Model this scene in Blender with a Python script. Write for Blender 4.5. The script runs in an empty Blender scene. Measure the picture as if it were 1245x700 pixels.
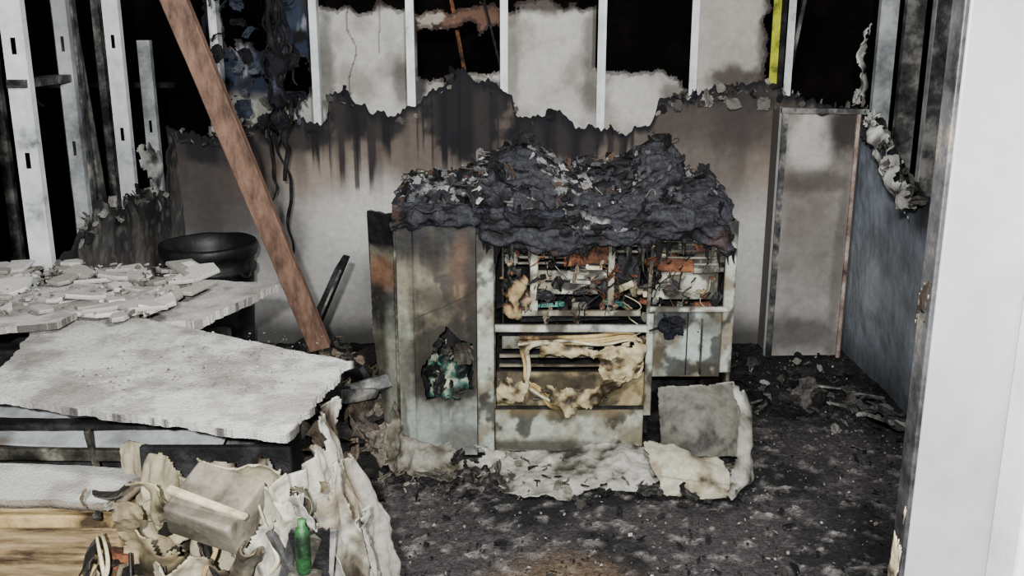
import bpy, math, random
from mathutils import Vector, noise, Euler, Matrix
random.seed(7)
S = bpy.context.scene

def C(r,g,b):
    f=lambda v:(v/255/12.92) if v/255<=0.04045 else ((v/255+0.055)/1.055)**2.4
    return (f(r),f(g),f(b))
def mix(a,b,t):
    t=max(0,min(1,t)); return tuple(a[i]*(1-t)+b[i]*t for i in range(3))
def N(x,y,z,s=1.0,seed=0.0):
    return noise.noise(Vector((x*s+seed,y*s+seed*1.7,z*s-seed*.6)))
def F(x,y,z,s=1.0,seed=0.0,o=4):
    t=0;a=1;k=s
    for i in range(o):
        t+=a*N(x,y,z,k,seed+i*3.1); a*=.5; k*=2.1
    return t
def sm(e0,e1,x):
    t=max(0,min(1,(x-e0)/(e1-e0) if e1!=e0 else 0)); return t*t*(3-2*t)
def pl(pts,x):
    if x<=pts[0][0]: return pts[0][1]
    for i in range(len(pts)-1):
        if x<=pts[i+1][0]:
            a,b=pts[i],pts[i+1]
            return a[1]+(b[1]-a[1])*(x-a[0])/(b[0]-a[0])
    return pts[-1][1]

# ---------------------------------------------------------------- materials
def vcmat(name,rough=.9,metal=0,bs=60,bump=.3,lo=.6,hi=1.3,ns=45,spec=.3):
    m=bpy.data.materials.new(name); m.use_nodes=True
    nt=m.node_tree; n=nt.nodes; l=nt.links; b=n['Principled BSDF']
    at=n.new('ShaderNodeAttribute'); at.attribute_name='Col'
    tc=n.new('ShaderNodeTexCoord')
    no=n.new('ShaderNodeTexNoise'); no.inputs['Scale'].default_value=ns; no.inputs['Detail'].default_value=8; no.inputs['Roughness'].default_value=.7
    l.new(tc.outputs['Object'],no.inputs['Vector'])
    mr=n.new('ShaderNodeMapRange'); mr.inputs['From Min'].default_value=.3; mr.inputs['From Max'].default_value=.7
    mr.inputs['To Min'].default_value=lo; mr.inputs['To Max'].default_value=hi
    l.new(no.outputs['Fac'],mr.inputs['Value'])
    vm=n.new('ShaderNodeVectorMath'); vm.operation='SCALE'
    l.new(at.outputs['Color'],vm.inputs[0]); l.new(mr.outputs['Result'],vm.inputs['Scale'])
    l.new(vm.outputs[0],b.inputs['Base Color'])
    b.inputs['Roughness'].default_value=rough; b.inputs['Metallic'].default_value=metal
    b.inputs['Specular IOR Level'].default_value=spec
    n2=n.new('ShaderNodeTexNoise'); n2.inputs['Scale'].default_value=bs; n2.inputs['Detail'].default_value=6
    l.new(tc.outputs['Object'],n2.inputs['Vector'])
    bp=n.new('ShaderNodeBump'); bp.inputs['Strength'].default_value=bump; bp.inputs['Distance'].default_value=.01
    l.new(n2.outputs['Fac'],bp.inputs['Height']); l.new(bp.outputs[0],b.inputs['Normal'])
    return m
def mat3(name,c1,c2,c3,scale=6,p=(.38,.5,.64),rough=.7,metal=0,bump=.2,st=(1,1,1),spec=.3):
    m=bpy.data.materials.new(name); m.use_nodes=True
    nt=m.node_tree; n=nt.nodes; l=nt.links; b=n['Principled BSDF']
    tc=n.new('ShaderNodeTexCoord'); mp=n.new('ShaderNodeMapping'); mp.inputs['Scale'].default_value=st
    l.new(tc.outputs['Object'],mp.inputs['Vector'])
    no=n.new('ShaderNodeTexNoise'); no.inputs['Scale'].default_value=scale; no.inputs['Detail'].default_value=10; no.inputs['Roughness'].default_value=.68
    l.new(mp.outputs[0],no.inputs['Vector'])
    r=n.new('ShaderNodeValToRGB'); e=r.color_ramp.elements
    e[0].position=p[0]; e[0].color=(*c1,1); e[1].position=p[2]; e[1].color=(*c3,1)
    x=e.new(p[1]); x.color=(*c2,1)
    l.new(no.outputs['Fac'],r.inputs['Fac']); l.new(r.outputs[0],b.inputs['Base Color'])
    b.inputs['Roughness'].default_value=rough; b.inputs['Metallic'].default_value=metal
    b.inputs['Specular IOR Level'].default_value=spec
    n2=n.new('ShaderNodeTexNoise'); n2.inputs['Scale'].default_value=scale*9; n2.inputs['Detail'].default_value=5
    l.new(tc.outputs['Object'],n2.inputs['Vector'])
    bp=n.new('ShaderNodeBump'); bp.inputs['Strength'].default_value=bump; bp.inputs['Distance'].default_value=.008
    l.new(n2.outputs['Fac'],bp.inputs['Height']); l.new(bp.outputs[0],b.inputs['Normal'])
    return m
M_matte=vcmat('sooted_drywall',bump=.12,lo=.82,hi=1.12,ns=30)
M_char=vcmat('char_crust',rough=.72,bump=.8,bs=90,lo=.25,hi=1.7,ns=70,spec=.22)
M_ash=vcmat('ash_surface',rough=.95,bump=.5,bs=170,lo=.74,hi=1.12,ns=140)
M_plas=vcmat('melted_plastic',rough=.6,bump=.4,bs=50,lo=.5,hi=1.2,ns=26,spec=.3)
M_enam=vcmat('sooty_enamelled_steel',rough=.42,bump=.14,bs=25,lo=.62,hi=1.14,ns=40,spec=.5)
M_floor=vcmat('burnt_floor',rough=.85,bump=1.0,bs=110,lo=.3,hi=2.0,ns=60,spec=.2)
M_stud=mat3('galvanised_steel',C(90,92,94),C(186,191,192),C(220,223,223),5,(.3,.42,.6),.5,.1,.1)
M_studR=mat3('sooty_steel',C(22,22,24),C(68,68,68),C(140,138,132),7,(.38,.5,.64),.55,.2,.15)
M_black=mat3('char_black',C(6,6,7),C(16,16,18),C(42,42,44),12,rough=.8,bump=.6,spec=.2)
M_grn=mat3('grey_green_enamel',C(34,32,28),C(122,127,116),C(164,172,160),6,(.38,.49,.62),.45,0,.1)
M_grn2=mat3('smoked_enamel',C(14,13,12),C(60,57,50),C(124,124,112),8,(.42,.54,.68),.5,0,.2)
M_rust=mat3('rust',C(18,13,10),C(80,46,28),C(132,84,54),16,rough=.8,bump=.5)
M_wood=mat3('scorched_timber',C(42,31,26),C(88,66,54),C(114,90,76),5,(.3,.5,.7),.75,0,.25,(6,6,.8))
M_door=mat3('door_paint',C(104,106,108),C(134,136,137),C(154,155,155),2.2,(.3,.5,.7),.45,0,.06)
M_white=mat3('white_trim_paint',C(180,182,185),C(206,208,210),C(220,220,222),3,rough=.4,bump=.03)
M_jamb=mat3('charred_jamb',C(24,24,26),C(70,70,72),C(150,138,112),5,(.44,.58,.72),.5,0,.3)
M_bead=mat3('scorched_bead',C(50,34,30),C(130,112,104),C(176,166,158),9,(.34,.5,.66),.6,0,.2)
M_cream=mat3('cream_plastic',C(46,40,30),C(154,145,118),C(200,192,166),8,(.38,.5,.66),.5,0,.3)
M_yel=mat3('yellow_foam',C(54,42,26),C(142,120,80),C(174,152,108),8,rough=.8,bump=.3)
M_teal=mat3('teal_plastic',C(10,18,18),C(26,80,72),C(90,140,128),10,rough=.4,bump=.3)
M_green=mat3('green_plastic',C(12,26,14),C(34,78,40),C(64,118,68),9,(.4,.52,.68),rough=.5,bump=.2,spec=.4)
M_gyel=mat3('yellow_green_strip',C(90,95,10),C(160,165,24),C(184,190,50),8,rough=.6)
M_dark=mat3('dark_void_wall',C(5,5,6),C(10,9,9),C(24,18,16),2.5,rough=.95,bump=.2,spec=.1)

# ---------------------------------------------------------------- mesh helpers
def empty(name,loc=(0,0,0)):
    e=bpy.data.objects.new(name,None); S.collection.objects.link(e); e.location=loc; e.empty_display_size=.1
    bpy.context.view_layer.update()
    return e
def mk(name,V,Fc,mat,parent=None,cols=None,smooth=False,thick=0,bevel=0):
    me=bpy.data.meshes.new(name); me.from_pydata([tuple(v) for v in V],[],Fc); me.update()
    if cols is not None:
        a=me.color_attributes.new('Col','FLOAT_COLOR','POINT')
        flat=[]
        for c in cols: flat+= [c[0],c[1],c[2],1]
        a.data.foreach_set('color',flat)
    me.materials.append(mat)
    if smooth:
        for p in me.polygons: p.use_smooth=True
    o=bpy.data.objects.new(name,me); S.collection.objects.link(o)
    if thick:
        s=o.modifiers.new('s','SOLIDIFY'); s.thickness=thick; s.offset=0
    if bevel:
        b=o.modifiers.new('b','BEVEL'); b.width=bevel; b.segments=2; b.limit_method='ANGLE'
    if parent:
        o.parent=parent; o.matrix_parent_inverse=parent.matrix_world.inverted()
    return o
def box(name,x0,x1,y0,y1,z0,z1,mat,parent=None,rot=(0,0,0),bevel=.004,jit=0):
    c=Vector(((x0+x1)/2,(y0+y1)/2,(z0+z1)/2)); R=Euler([math.radians(a) for a in rot]).to_matrix()
    V=[]
    for sx in (x0,x1):
        for sy in (y0,y1):
            for sz in (z0,z1):
                v=Vector((sx,sy,sz))-c
                v+=Vector((random.uniform(-jit,jit),random.uniform(-jit,jit),random.uniform(-jit,jit)))
                V.append(c+R@v)
    Fc=[(0,1,3,2),(4,6,7,5),(0,4,5,1),(2,3,7,6),(0,2,6,4),(1,5,7,3)]
    return mk(name,V,Fc,mat,parent,bevel=bevel)
def sheet(name,fn,s0,s1,lo,hi,ns,nt,colf,hole=None,mat=M_matte,parent=None,thick=.013,bumpy=0):
    V=[];cols=[];Fc=[]
    for i in range(ns+1):
        s=s0+(s1-s0)*i/ns; a=lo(s); b=hi(s)
        for j in range(nt+1):
            t=a+(b-a)*j/nt
            p=Vector(fn(s,t)); V.append(p); cols.append(colf(s,t))
    for i in range(ns):
        for j in range(nt):
            k=i*(nt+1)+j
            if hole:
                s=s0+(s1-s0)*(i+.5)/ns; a=lo(s); b=hi(s); t=a+(b-a)*(j+.5)/nt
                if hole(s,t): continue
            Fc.append((k,k+nt+1,k+nt+2,k+1))
    return mk(name,V,Fc,mat,parent,cols,thick=thick)
def cr(P,t):
    n=len(P)-1; x=t*n; i=min(int(x),n-1); f=x-i
    a=P[max(i-1,0)];b=P[i];c=P[i+1];d=P[min(i+2,n)]
    return .5*((2*b)+(c-a)*f+(2*a-5*b+4*c-d)*f*f+(3*b-a-3*c+d)*f**3)
def loft(name,rows,nu,nv,colf,disp=.01,ds=8,rag=0,rs=12,thick=.004,mat=M_plas,parent=None,seed=0,ridge=False,sides='lrtb',smooth=True,an=(1,1,1),holes=0):
    R=[[Vector(p) for p in r] for r in rows]
    G=[]
    for i in range(nu+1):
        u=i/nu; cp=[cr(r,u) for r in R]
        G.append([cr(cp,j/nv) for j in range(nv+1)])
    V=[];cols=[]
    for i in range(nu+1):
        for j in range(nv+1):
            p=G[i][j]
            du=G[min(i+1,nu)][j]-G[max(i-1,0)][j]; dv=G[i][min(j+1,nv)]-G[i][max(j-1,0)]
            n=du.cross(dv)
            if n.length>1e-9: n.normalize()
            d=F(p.x*an[0],p.y*an[1],p.z*an[2],ds,seed)
            if ridge: d=(1-2.2*abs(d))
            V.append(p+n*d*disp+Vector((N(p.x,p.y,p.z,ds*1.7,seed+9),N(p.x,p.y,p.z,ds*1.7,seed+19),0))*disp*.4)
            cols.append(colf(i/nu,j/nv,p,d))
    Fc=[]
    for i in range(nu):
        for j in range(nv):
            p=G[i][j]
            if rag:
                u=(i+.5)/nu; v=(j+.5)/nv; m=1
                if 'l' in sides: m=min(m,u)
                if 'r' in sides: m=min(m,1-u)
                if 't' in sides: m=min(m,1-v)
                if 'b' in sides: m=min(m,v)
                if m<rag*(.5+F(p.x,p.y,p.z,rs,seed+4)): continue
            if holes and F(p.x*1.6,p.y,p.z*.8,9,seed+14,3)>holes: continue
            k=i*(nv+1)+j; Fc.append((k,k+nv+1,k+nv+2,k+1))
    return mk(name,V,Fc,mat,parent,cols,smooth=smooth,thick=thick)
def tube(name,pts,r,mat,parent=None,res=3):
    cu=bpy.data.curves.new(name,'CURVE'); cu.dimensions='3D'; cu.bevel_depth=1; cu.bevel_resolution=res; cu.resolution_u=8
    sp=cu.splines.new('NURBS'); sp.points.add(len(pts)-1); sp.use_endpoint_u=True; sp.order_u=3
    for i,p in enumerate(pts):
        sp.points[i].co=(p[0],p[1],p[2],1); sp.points[i].radius=(p[3] if len(p)>3 else r)
    cu.materials.append(mat)
    o=bpy.data.objects.new(name,cu); S.collection.objects.link(o)
    dg=bpy.context.evaluated_depsgraph_get(); me=bpy.data.meshes.new_from_object(o.evaluated_get(dg))
    bpy.data.objects.remove(o); me.name=name
    for p in me.polygons: p.use_smooth=True
    o=bpy.data.objects.new(name,me); S.collection.objects.link(o)
    if parent: o.parent=parent; o.matrix_parent_inverse=parent.matrix_world.inverted()
    return o
def shards(name,n,samp,size,colors,mat=M_ash,parent=None,flat=.35,th=.3,tilt=.6,hfix=0,dk=.4):
    V=[];Fc=[];cols=[]
    for _ in range(n):
        p=Vector(samp()); s=random.uniform(*size)*random.choice((.5,.7,1,1)); k=random.randint(4,7)
        R=Euler((random.gauss(0,tilt),random.gauss(0,tilt),random.uniform(0,6.3))).to_matrix()
        a=random.uniform(.4,1); c=random.choice(colors); c=mix(c,(0,0,0),random.uniform(0,dk)); b=len(V)
        h=hfix or s*th*random.uniform(.3,1)
        ring=[(math.cos(6.283*i/k)*random.uniform(.5,1),math.sin(6.283*i/k)*a*random.uniform(.5,1)) for i in range(k)]
        for z,q in ((0,1),(h,.97 if hfix else .85)):
            for x,y in ring:
                V.append(p+R@Vector((x*s*q,y*s*q,z+random.uniform(-.1,.1)*h))); cols.append(c if z else mix(c,(0,0,0),.5))
        Fc.append(tuple(range(b+k-1,b-1,-1))); Fc.append(tuple(range(b+k,b+2*k)))
        for i in range(k):
            j=(i+1)%k; Fc.append((b+i,b+j,b+k+j,b+k+i))
    return mk(name,V,Fc,mat,parent,cols)
def flakes(name,n,samp,size,colors,mat=M_ash,parent=None,tilt=.6,curl=.5,asp=(.3,1),thick=.0015):
    V=[];Fc=[];cols=[]
    for q in range(n):
        p=Vector(samp()); s=random.uniform(*size)*random.choice((.5,.8,1)); a=random.uniform(*asp)
        R=Euler((random.gauss(0,tilt),random.gauss(0,tilt),random.uniform(0,6.3))).to_matrix()
        c=mix(random.choice(colors),(0,0,0),random.uniform(0,.35)); K=random.uniform(-curl,curl)*3; b=len(V); m=6
        for i in range(m+1):
            for j in range(m+1):
                x=(i/m-.5)*2; y=(j/m-.5)*2
                rr=1-.35*abs(N(x*2,y*2,q,1,3)) if (i in(0,m) or j in(0,m)) else 1
                x*=rr; y*=rr
                z=K*.25*x*x+.22*N(x*1.3,y*1.3,q*1.7,1,5)+.12*N(x*3,y*3,q*1.7,1,8)
                V.append(p+R@Vector((x*s,y*s*a,z*s))); cols.append(mix(c,(0,0,0),.5*max(0,N(x*2,y*2,q*.9,1,2)*1.6)))
        for i in range(m):
            for j in range(m):
                if (i in(0,m-1)) and (j in(0,m-1)) and random.random()<.7: continue
                k=b+i*(m+1)+j; Fc.append((k,k+m+1,k+m+2,k+1))
    return mk(name,V,Fc,mat,parent,cols,thick=thick)
def blots(base,L,x,z,ws=5,wa=.35,seed=0):
    c=base; w=F(x,z,0,ws,seed)*wa; w2=F(x,z,3,ws*4,seed)*wa*.5
    for (cx,cz,rx,rz,col,al,soft) in L:
        d=math.hypot((x-cx)/rx,(z-cz)/rz)+w+w2
        c=mix(c,col,al*(1-sm(1-soft,1+soft,d)))
    return c

# ---------------------------------------------------------------- floor / ceiling
V=[];cols=[];Fc=[]
nx,ny=330,420; X0,X1,Y0,Y1=-2.0,2.0,-.4,5.3
for i in range(nx+1):
    for j in range(ny+1):
        x=X0+(X1-X0)*i/nx; y=Y0+(Y1-Y0)*j/ny
        a=F(x,y,0,3,1); b=F(x,y,0,14,2); e=F(x,y,0,38,3,2)
        z=-.014+.010*a+.010*abs(b)+.006*e
        V.append((x,y,z))
        c=mix(C(56,53,54),C(26,26,27),sm(-.2,.5,a)); c=mix(c,C(106,103,101),sm(.1,.7,b)*.7)
        c=mix(c,C(160,156,152),sm(.45,.9,e+.4*b)*.6)
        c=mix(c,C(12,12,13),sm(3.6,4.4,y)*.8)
        c=mix(c,C(104,84,60),.5*(1-sm(.1,.33,math.hypot(x-.2,y-2.72)+a*.12)))
        cols.append(c)
for i in range(nx):
    for j in range(ny):
        k=i*(ny+1)+j; Fc.append((k,k+ny+1,k+ny+2,k+1))
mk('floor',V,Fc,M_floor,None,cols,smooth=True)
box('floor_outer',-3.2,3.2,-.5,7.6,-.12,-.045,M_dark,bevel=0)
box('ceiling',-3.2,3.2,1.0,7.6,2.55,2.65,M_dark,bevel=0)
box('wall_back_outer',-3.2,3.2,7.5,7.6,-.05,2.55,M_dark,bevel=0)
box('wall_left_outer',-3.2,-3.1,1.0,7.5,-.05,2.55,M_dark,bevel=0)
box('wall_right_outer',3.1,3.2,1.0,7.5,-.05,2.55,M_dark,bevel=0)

# ---------------------------------------------------------------- back wall, front layer
topA=[(-1.8,1.18),(-1.63,1.14),(-1.46,1.12),(-1.42,1.18),(-1.18,1.22),(-1.0,1.19),(-.965,1.2),(-.945,1.35),(-.85,1.36),(-.82,1.31),(-.73,1.25),(-.62,1.24),(-.52,1.28),(-.42,1.36),(-.35,1.40),(-.30,1.47),(-.24,1.48),(-.2,1.42),(-.137,1.415),(-.05,1.37),(0,1.35),(.02,1.23),(.12,1.22),(.247,1.27),(.33,1.184),(.44,1.163),(.6,1.15),(.73,1.19),(.76,1.32),(.97,1.35),(1.14,1.39),(1.34,1.41),(1.44,1.35),(1.6,1.3),(1.81,1.27)]
def hiA(s): return pl(topA,s)+.022*F(s,0,0,16,2)+.020*N(s,0,0,55,5)
BL=C(23,23,28)
def colA(x,z):
    e=hiA(x); w=F(x,z*.6,0,3,11)
    c=mix(C(172,172,170),C(118,115,112),sm(.9,.1,z)*.35)
    c=mix(c,C(130,119,108),sm(.62,.98,z+.08*w))
    c=mix(c,C(86,77,71),sm(.88,1.2,z+.1*w)*.9)
    c=mix(c,C(58,54,53),(1-sm(-1.5,-1.0,x+.1*w))*.9*sm(.25,.7,z))
    c=mix(c,C(94,88,83),sm(.45,.85,x)*(1-sm(1.1,1.4,x))*.8*sm(.5,.92,z+.1*w))
    L=[(-1.4,.92,.16,.12,C(76,66,60),.6,.5),(-1.2,.55,.10,.2,C(92,89,87),.7,.6),(-1.62,.45,.12,.4,C(60,58,57),.7,.6),
       (-.75,.70,.25,.24,C(192,191,188),.75,.6),(-1.0,.92,.2,.1,C(140,128,117),.6,.6),(-.45,1.02,.3,.13,C(98,89,83),.8,.5),
       (-.84,1.24,.14,.16,BL,.95,.22),(-.66,1.19,.11,.09,BL,.85,.3),(-.25,1.28,.23,.24,BL,.95,.15),(-.2,1.08,.17,.09,BL,.75,.4),
       (.2,1.15,.24,.10,BL,.95,.25),(.05,1.12,.06,.16,BL,.85,.3),(.36,1.11,.09,.12,BL,.9,.3),
       (-1.1,1.13,.25,.07,BL,.9,.4),(-1.55,1.08,.22,.09,BL,.9,.4),
       (1.1,1.33,.38,.10,C(38,36,36),.9,.4),(.9,1.22,.3,.12,C(72,66,62),.85,.5),(1.2,1.18,.2,.14,C(64,59,57),.8,.5)]
    c=blots(c,L,x,z,6,.3,4)
    d=N(x,0,0,30,8); d2=N(x,0,0,12,18); d3=N(x,0,0,55,28)
    if -1.05<x<.66:
        ln=.92+.24*N(x,0,0,14,3)
        c=mix(c,BL,sm(.08,.22,d)*sm(ln-.03,ln+.1,z)*.97)
        ln=.86+.3*N(x,0,0,9,13)
        c=mix(c,BL,sm(.22,.4,d3)*sm(ln,ln+.2,z)*.8)
    c=mix(c,C(58,53,51),sm(.0,.4,d2)*sm(.7,1.05,z)*.55)
    c=mix(c,BL,1-sm(.006,.05+.08*abs(N(x,z,0,9,6)),e-z))
    if abs(x+.82)<.012: c=mix(c,BL,sm(.83,.87,z)*.8)
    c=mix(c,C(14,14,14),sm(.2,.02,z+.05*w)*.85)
    return c
def bend(x,z): return (x,5.2+.012*F(x,z,0,2.5,3)-.03*sm(.12,.0,hiA(x)-z)*max(0,N(x,z,0,8,4)),z)
wb=empty('wall_back',(0,5.2,0))
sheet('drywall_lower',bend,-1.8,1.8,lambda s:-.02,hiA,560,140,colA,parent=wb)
def holeB(x,z):
    w=.05*F(x,z,0,7,21); x2=x+w; z2=z+.06*F(x,z,0,9,31)
    if x2<-1.60: return True
    if x2>1.33: return True
    if -.5<x<-.05 and 1.43<z2<1.68+.06*N(x,0,0,12,1): return z2>1.42+.12*abs(x+.3)
    if .44<x<.95 and z2>1.47-.08*sm(.75,.95,x) : return True
    if -1.5<x2<-1.25 and z2>1.60: return True
    if -1.25<x2<-1.06 and 1.33<z2<1.52: return True
    if z2>1.79 and x<.45 and x>-1.0: return True
    return z2>2.1
def colB(x,z):
    w=F(x,z,0,5,41)
    c=mix(C(184,183,177),C(146,142,135),sm(-.3,.6,w))
    if x<-1.02:
        c=mix(C(40,44,54),C(120,124,130),sm(.05,.45,F(x*2,z*.7,0,9,51)+.25*sm(1.4,1.25,z)))
        c=mix(c,C(12,12,15),sm(-.1,.3,F(x*1.5,z*.8,0,6,57)))
        c=mix(c,C(44,56,78),sm(.1,.3,F(x*2,z,2,7,59))*.55)
        c=mix(c,C(160,158,150),sm(1.34,1.26,z+.05*w)*.9)
    elif -.53<x<-.04:
        c=mix(c,C(90,60,44),sm(1.56,1.66,z+.05*w)*.95); c=mix(c,C(40,30,26),sm(-.1,.3,w)*sm(1.6,1.68,z))
        c=mix(c,C(168,160,148),sm(.2,.35,F(x,z,0,9,47))*sm(1.6,1.7,z)*.8)
    elif x>.95: c=mix(c,C(160,154,147),.7)
    L=[(-.5,1.35,.05,.1,BL,.9,.4),(-.65,1.62,.03,.14,C(160,162,162),.5,.5),(.2,1.82,.4,.06,C(56,44,38),.9,.4),(-.75,1.82,.3,.05,C(46,38,34),.9,.4),
       (.5,1.7,.05,.3,C(60,58,56),.6,.5),(1.33,1.6,.05,.3,BL,.7,.5),(1.2,1.42,.17,.07,C(60,53,48),.9,.5),(.42,1.5,.05,.3,C(74,70,66),.7,.5),(-.98,1.5,.05,.3,C(64,61,59),.7,.5),(.0,1.5,.04,.3,C(90,85,79),.6,.5),(-.15,1.38,.1,.04,BL,.7,.4),(-.58,1.38,.05,.12,C(60,56,54),.7,.5),(.86,1.34,.08,.06,C(80,74,70),.7,.5)]
    c=blots(c,L,x,z,7,.35,44)
    if abs(x+.84+.05*N(z,0,0,6,2))<.004: c=mix(c,BL,.7)
    if abs(x+.70+.03*N(z,0,0,6,5))<.004 and z>1.55: c=mix(c,BL,.6)
    e=.02
    for dx,dz in ((e,0),(-e,0),(0,e),(0,-e)):
        if holeB(x+dx,z+dz): c=mix(c,C(36,28,26),.6)
    return c
sheet('drywall_rear_face',lambda x,z:(x,5.325,z),-1.78,1.5,lambda s:1.0,lambda s:2.2,460,170,colB,hole=holeB,parent=wb,thick=.01)
for i,x in enumerate((-1.53,-1.02,-.525,-.042,.462,.94,1.43)):
    box('stud_flange_%d'%i,x-.019,x+.019,5.222,5.226,0,2.55,M_stud,wb,bevel=0,jit=.004)
    box('stud_web_%d'%i,x+.016,x+.019,5.226,5.305,0,2.55,M_stud,wb,bevel=0)
box('track_top',-1.8,1.8,5.22,5.31,2.5,2.549,M_stud,wb,bevel=0)
box('insulation_strip',1.345,1.385,5.27,5.28,1.0,2.5,M_gyel,wb,bevel=0)
box('dark_post',1.385,1.41,5.25,5.3,1.0,2.5,M_black,wb,bevel=0)
for i,(x,a) in enumerate(((-1.25,14),(-.3,-10),(1.6,8),(-1.1,-20))):
    box('fallen_batten_%d'%i,x-.01,x+.01,5.5+i*.1,5.53+i*.1,.9,2.4,M_studR if i!=1 else M_rust,wb,rot=(0,a,0),bevel=0)
box('snapped_batten',-.16,-.148,5.24,5.25,1.42,2.3,M_black,wb,rot=(0,-14,0),bevel=0)
flakes('torn_edge_flakes',150,lambda:(lambda x:(x,5.17+random.uniform(-.02,.02),pl(topA,x)+random.uniform(-.06,.02)))(random.choice((random.uniform(-1.75,1.75),random.uniform(.75,1.5),random.uniform(-1.75,-1.2)))),(.01,.035),[C(60,56,56),C(90,86,84),C(150,146,140),C(26,26,30)],parent=wb,tilt=1.2)
flakes('hanging_paper',10,lambda:(random.choice((random.uniform(-1.5,-1.05),random.uniform(.8,1.3))),5.16,random.uniform(1.3,1.38)),(.03,.06),[C(130,126,120),C(70,60,54)],parent=wb,tilt=1.3)

# boxed column, back right
ccol=lambda x,z:blots(mix(mix(C(126,121,115),C(136,134,131),sm(.9,.2,z)),C(98,93,87),sm(-.2,.5,F(x,z,0,8,61))*.6),
    [(1.52,.7,.14,.3,C(102,97,92),.6,.6),(1.5,1.13,.11,.16,C(172,169,163),.95,.3),(1.66,1.2,.1,.14,C(42,39,39),.95,.4),(1.52,.93,.2,.06,C(68,62,59),.75,.5),(1.5,.12,.25,.1,C(56,54,52),.7,.6),(1.4,1.3,.2,.03,C(30,28,28),.9,.4),(1.68,.5,.03,.5,C(76,70,66),.6,.5)],x,z,7,.3,66)
col=empty('drywall_column',(1.53,5.0,0))
sheet('front_board',lambda x,z:(x,4.95+.01*N(x,z,0,4,2)+.02*sm(.3,0,z),z),1.36,1.72,lambda s:.0,lambda s:1.27+.02*F(s,0,0,14,3),70,120,ccol,parent=col)
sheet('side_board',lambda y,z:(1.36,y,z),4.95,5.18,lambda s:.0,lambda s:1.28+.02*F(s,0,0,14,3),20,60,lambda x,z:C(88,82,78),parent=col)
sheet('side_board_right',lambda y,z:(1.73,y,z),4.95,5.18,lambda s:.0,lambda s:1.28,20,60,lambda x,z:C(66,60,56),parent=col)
box('corner_bead_left',1.335,1.365,4.925,4.935,0,1.3,M_studR,col,bevel=0)
box('corner_bead_left_side',1.335,1.338,4.93,4.98,0,1.3,M_stud,col,bevel=0)
box('corner_bead_right',1.705,1.722,4.925,4.94,0,1.27,M_bead,col,bevel=0)
box('top_channel',1.33,1.76,4.92,4.95,1.27,1.295,M_studR,col,rot=(0,1,0),bevel=0)

# ---------------------------------------------------------------- left wall
wl=empty('wall_left',(-1.8,3.5,0))
topL=[(1.2,.7),(3.0,.7),(3.28,.75),(3.5,.70),(3.66,.77),(3.9,.86),(4.17,.95),(4.4,.9),(4.6,.93),(4.98,.85),(5.08,1.0),(5.2,1.2)]
hiL=lambda s:pl(topL,s)+.05*F(s,0,0,9,71)+.02*N(s,0,0,40,7)
def colL(y,z):
    e=hiL(y)-z; w=F(y,z,0,4,72)
    c=mix(C(70,68,67),C(104,102,99),sm(-.3,.5,w)); c=mix(c,C(26,26,28),1-sm(.02,.25,e+.1*w))
    if N(y,z,0,25,5)>.25: c=mix(c,C(140,138,132),.25)
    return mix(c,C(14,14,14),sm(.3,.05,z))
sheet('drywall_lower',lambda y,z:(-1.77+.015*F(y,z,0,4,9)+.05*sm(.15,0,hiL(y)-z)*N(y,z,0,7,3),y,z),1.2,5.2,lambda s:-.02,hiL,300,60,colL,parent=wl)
def stud_left(i,y,mat=M_stud,ztop=2.55,xo=0,w=.08):
    V=[];Fc=[]
    x1=-1.785+xo; x0=x1-w
    zs=[0]
    for hz in (.3,.75,1.2,1.62,2.05): zs+=[hz-.03,hz+.03]
    zs=[z for z in zs if z<ztop-.05]
    if len(zs)%2==0: zs=zs[:-1]
    zs.append(ztop); xs=[x0,x0+w*.38,x1-w*.38,x1]
    for z in zs:
        for x in xs: V.append((x,y,z))
    for r in range(len(zs)-1):
        for q in range(3):
            if r%2==1 and q==1: continue
            k=r*4+q; Fc.append((k,k+1,k+5,k+4))
    for x in (x0,x1):
        b=len(V)
        for z in (0,ztop):
            for yy in (y,y+.038): V.append((x,yy,z))
        Fc.append((b,b+1,b+3,b+2))
    mk('stud_%d'%i,V,Fc,mat,wl,thick=.002)
M_stud2=mat3('stud_smoked',C(60,62,64),C(120,124,126),C(164,168,168),5,(.3,.45,.6),.5,.1,.1)
for i,(y,m,zt,w) in enumerate(((2.9,M_stud,2.55,.08),(3.28,M_stud2,2.55,.08),(3.72,M_stud,2.55,.08),(4.10,M_stud2,2.55,.055),(4.16,M_studR,2.55,.085),(4.64,M_stud,2.55,.07),(5.0,M_stud2,1.62,.06))):
    stud_left(i,y,m,zt,0,w)
box('bridging_channel',-1.86,-1.79,3.7,4.15,1.47,1.50,M_studR,wl,bevel=0)
box('torn_strip',-1.86,-1.84,4.3,4.35,.9,2.2,M_studR,wl,rot=(8,0,0),bevel=0)
box('far_stud_a',-2.3,-2.26,5.6,5.64,0,2.5,M_studR,wl,bevel=0)
box('far_stud_b',-2.75,-2.7,5.3,5.34,0,2.5,M_studR,wl,bevel=0)
box('far_rail',-3.05,-1.9,5.65,5.68,1.35,1.38,M_black,wl,bevel=0)
for i,(y,z) in enumerate(((3.2,1.0),(4.3,1.35),(4.75,1.5))):
    tube('hanging_wire_%d'%i,[(-2.1,y,2.5),(-2.08,y+.05,1.9),(-2.15,y+.1,1.4),(-2.05,y+.08,z)],.006,M_studR,wl)
loft('torn_paper',[[(-1.82,4.75,1.12),(-1.78,4.85,1.16),(-1.8,4.95,1.2)],[(-1.8,4.78,.98),(-1.73,4.86,1.0),(-1.78,4.95,1.03)],[(-1.82,4.8,.8),(-1.78,4.88,.82),(-1.8,4.98,.86)]],24,24,lambda u,v,p,d:mix(C(150,150,145),C(40,40,42),sm(-.1,.4,d)),disp=.02,rag=.3,parent=wl)
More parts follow.
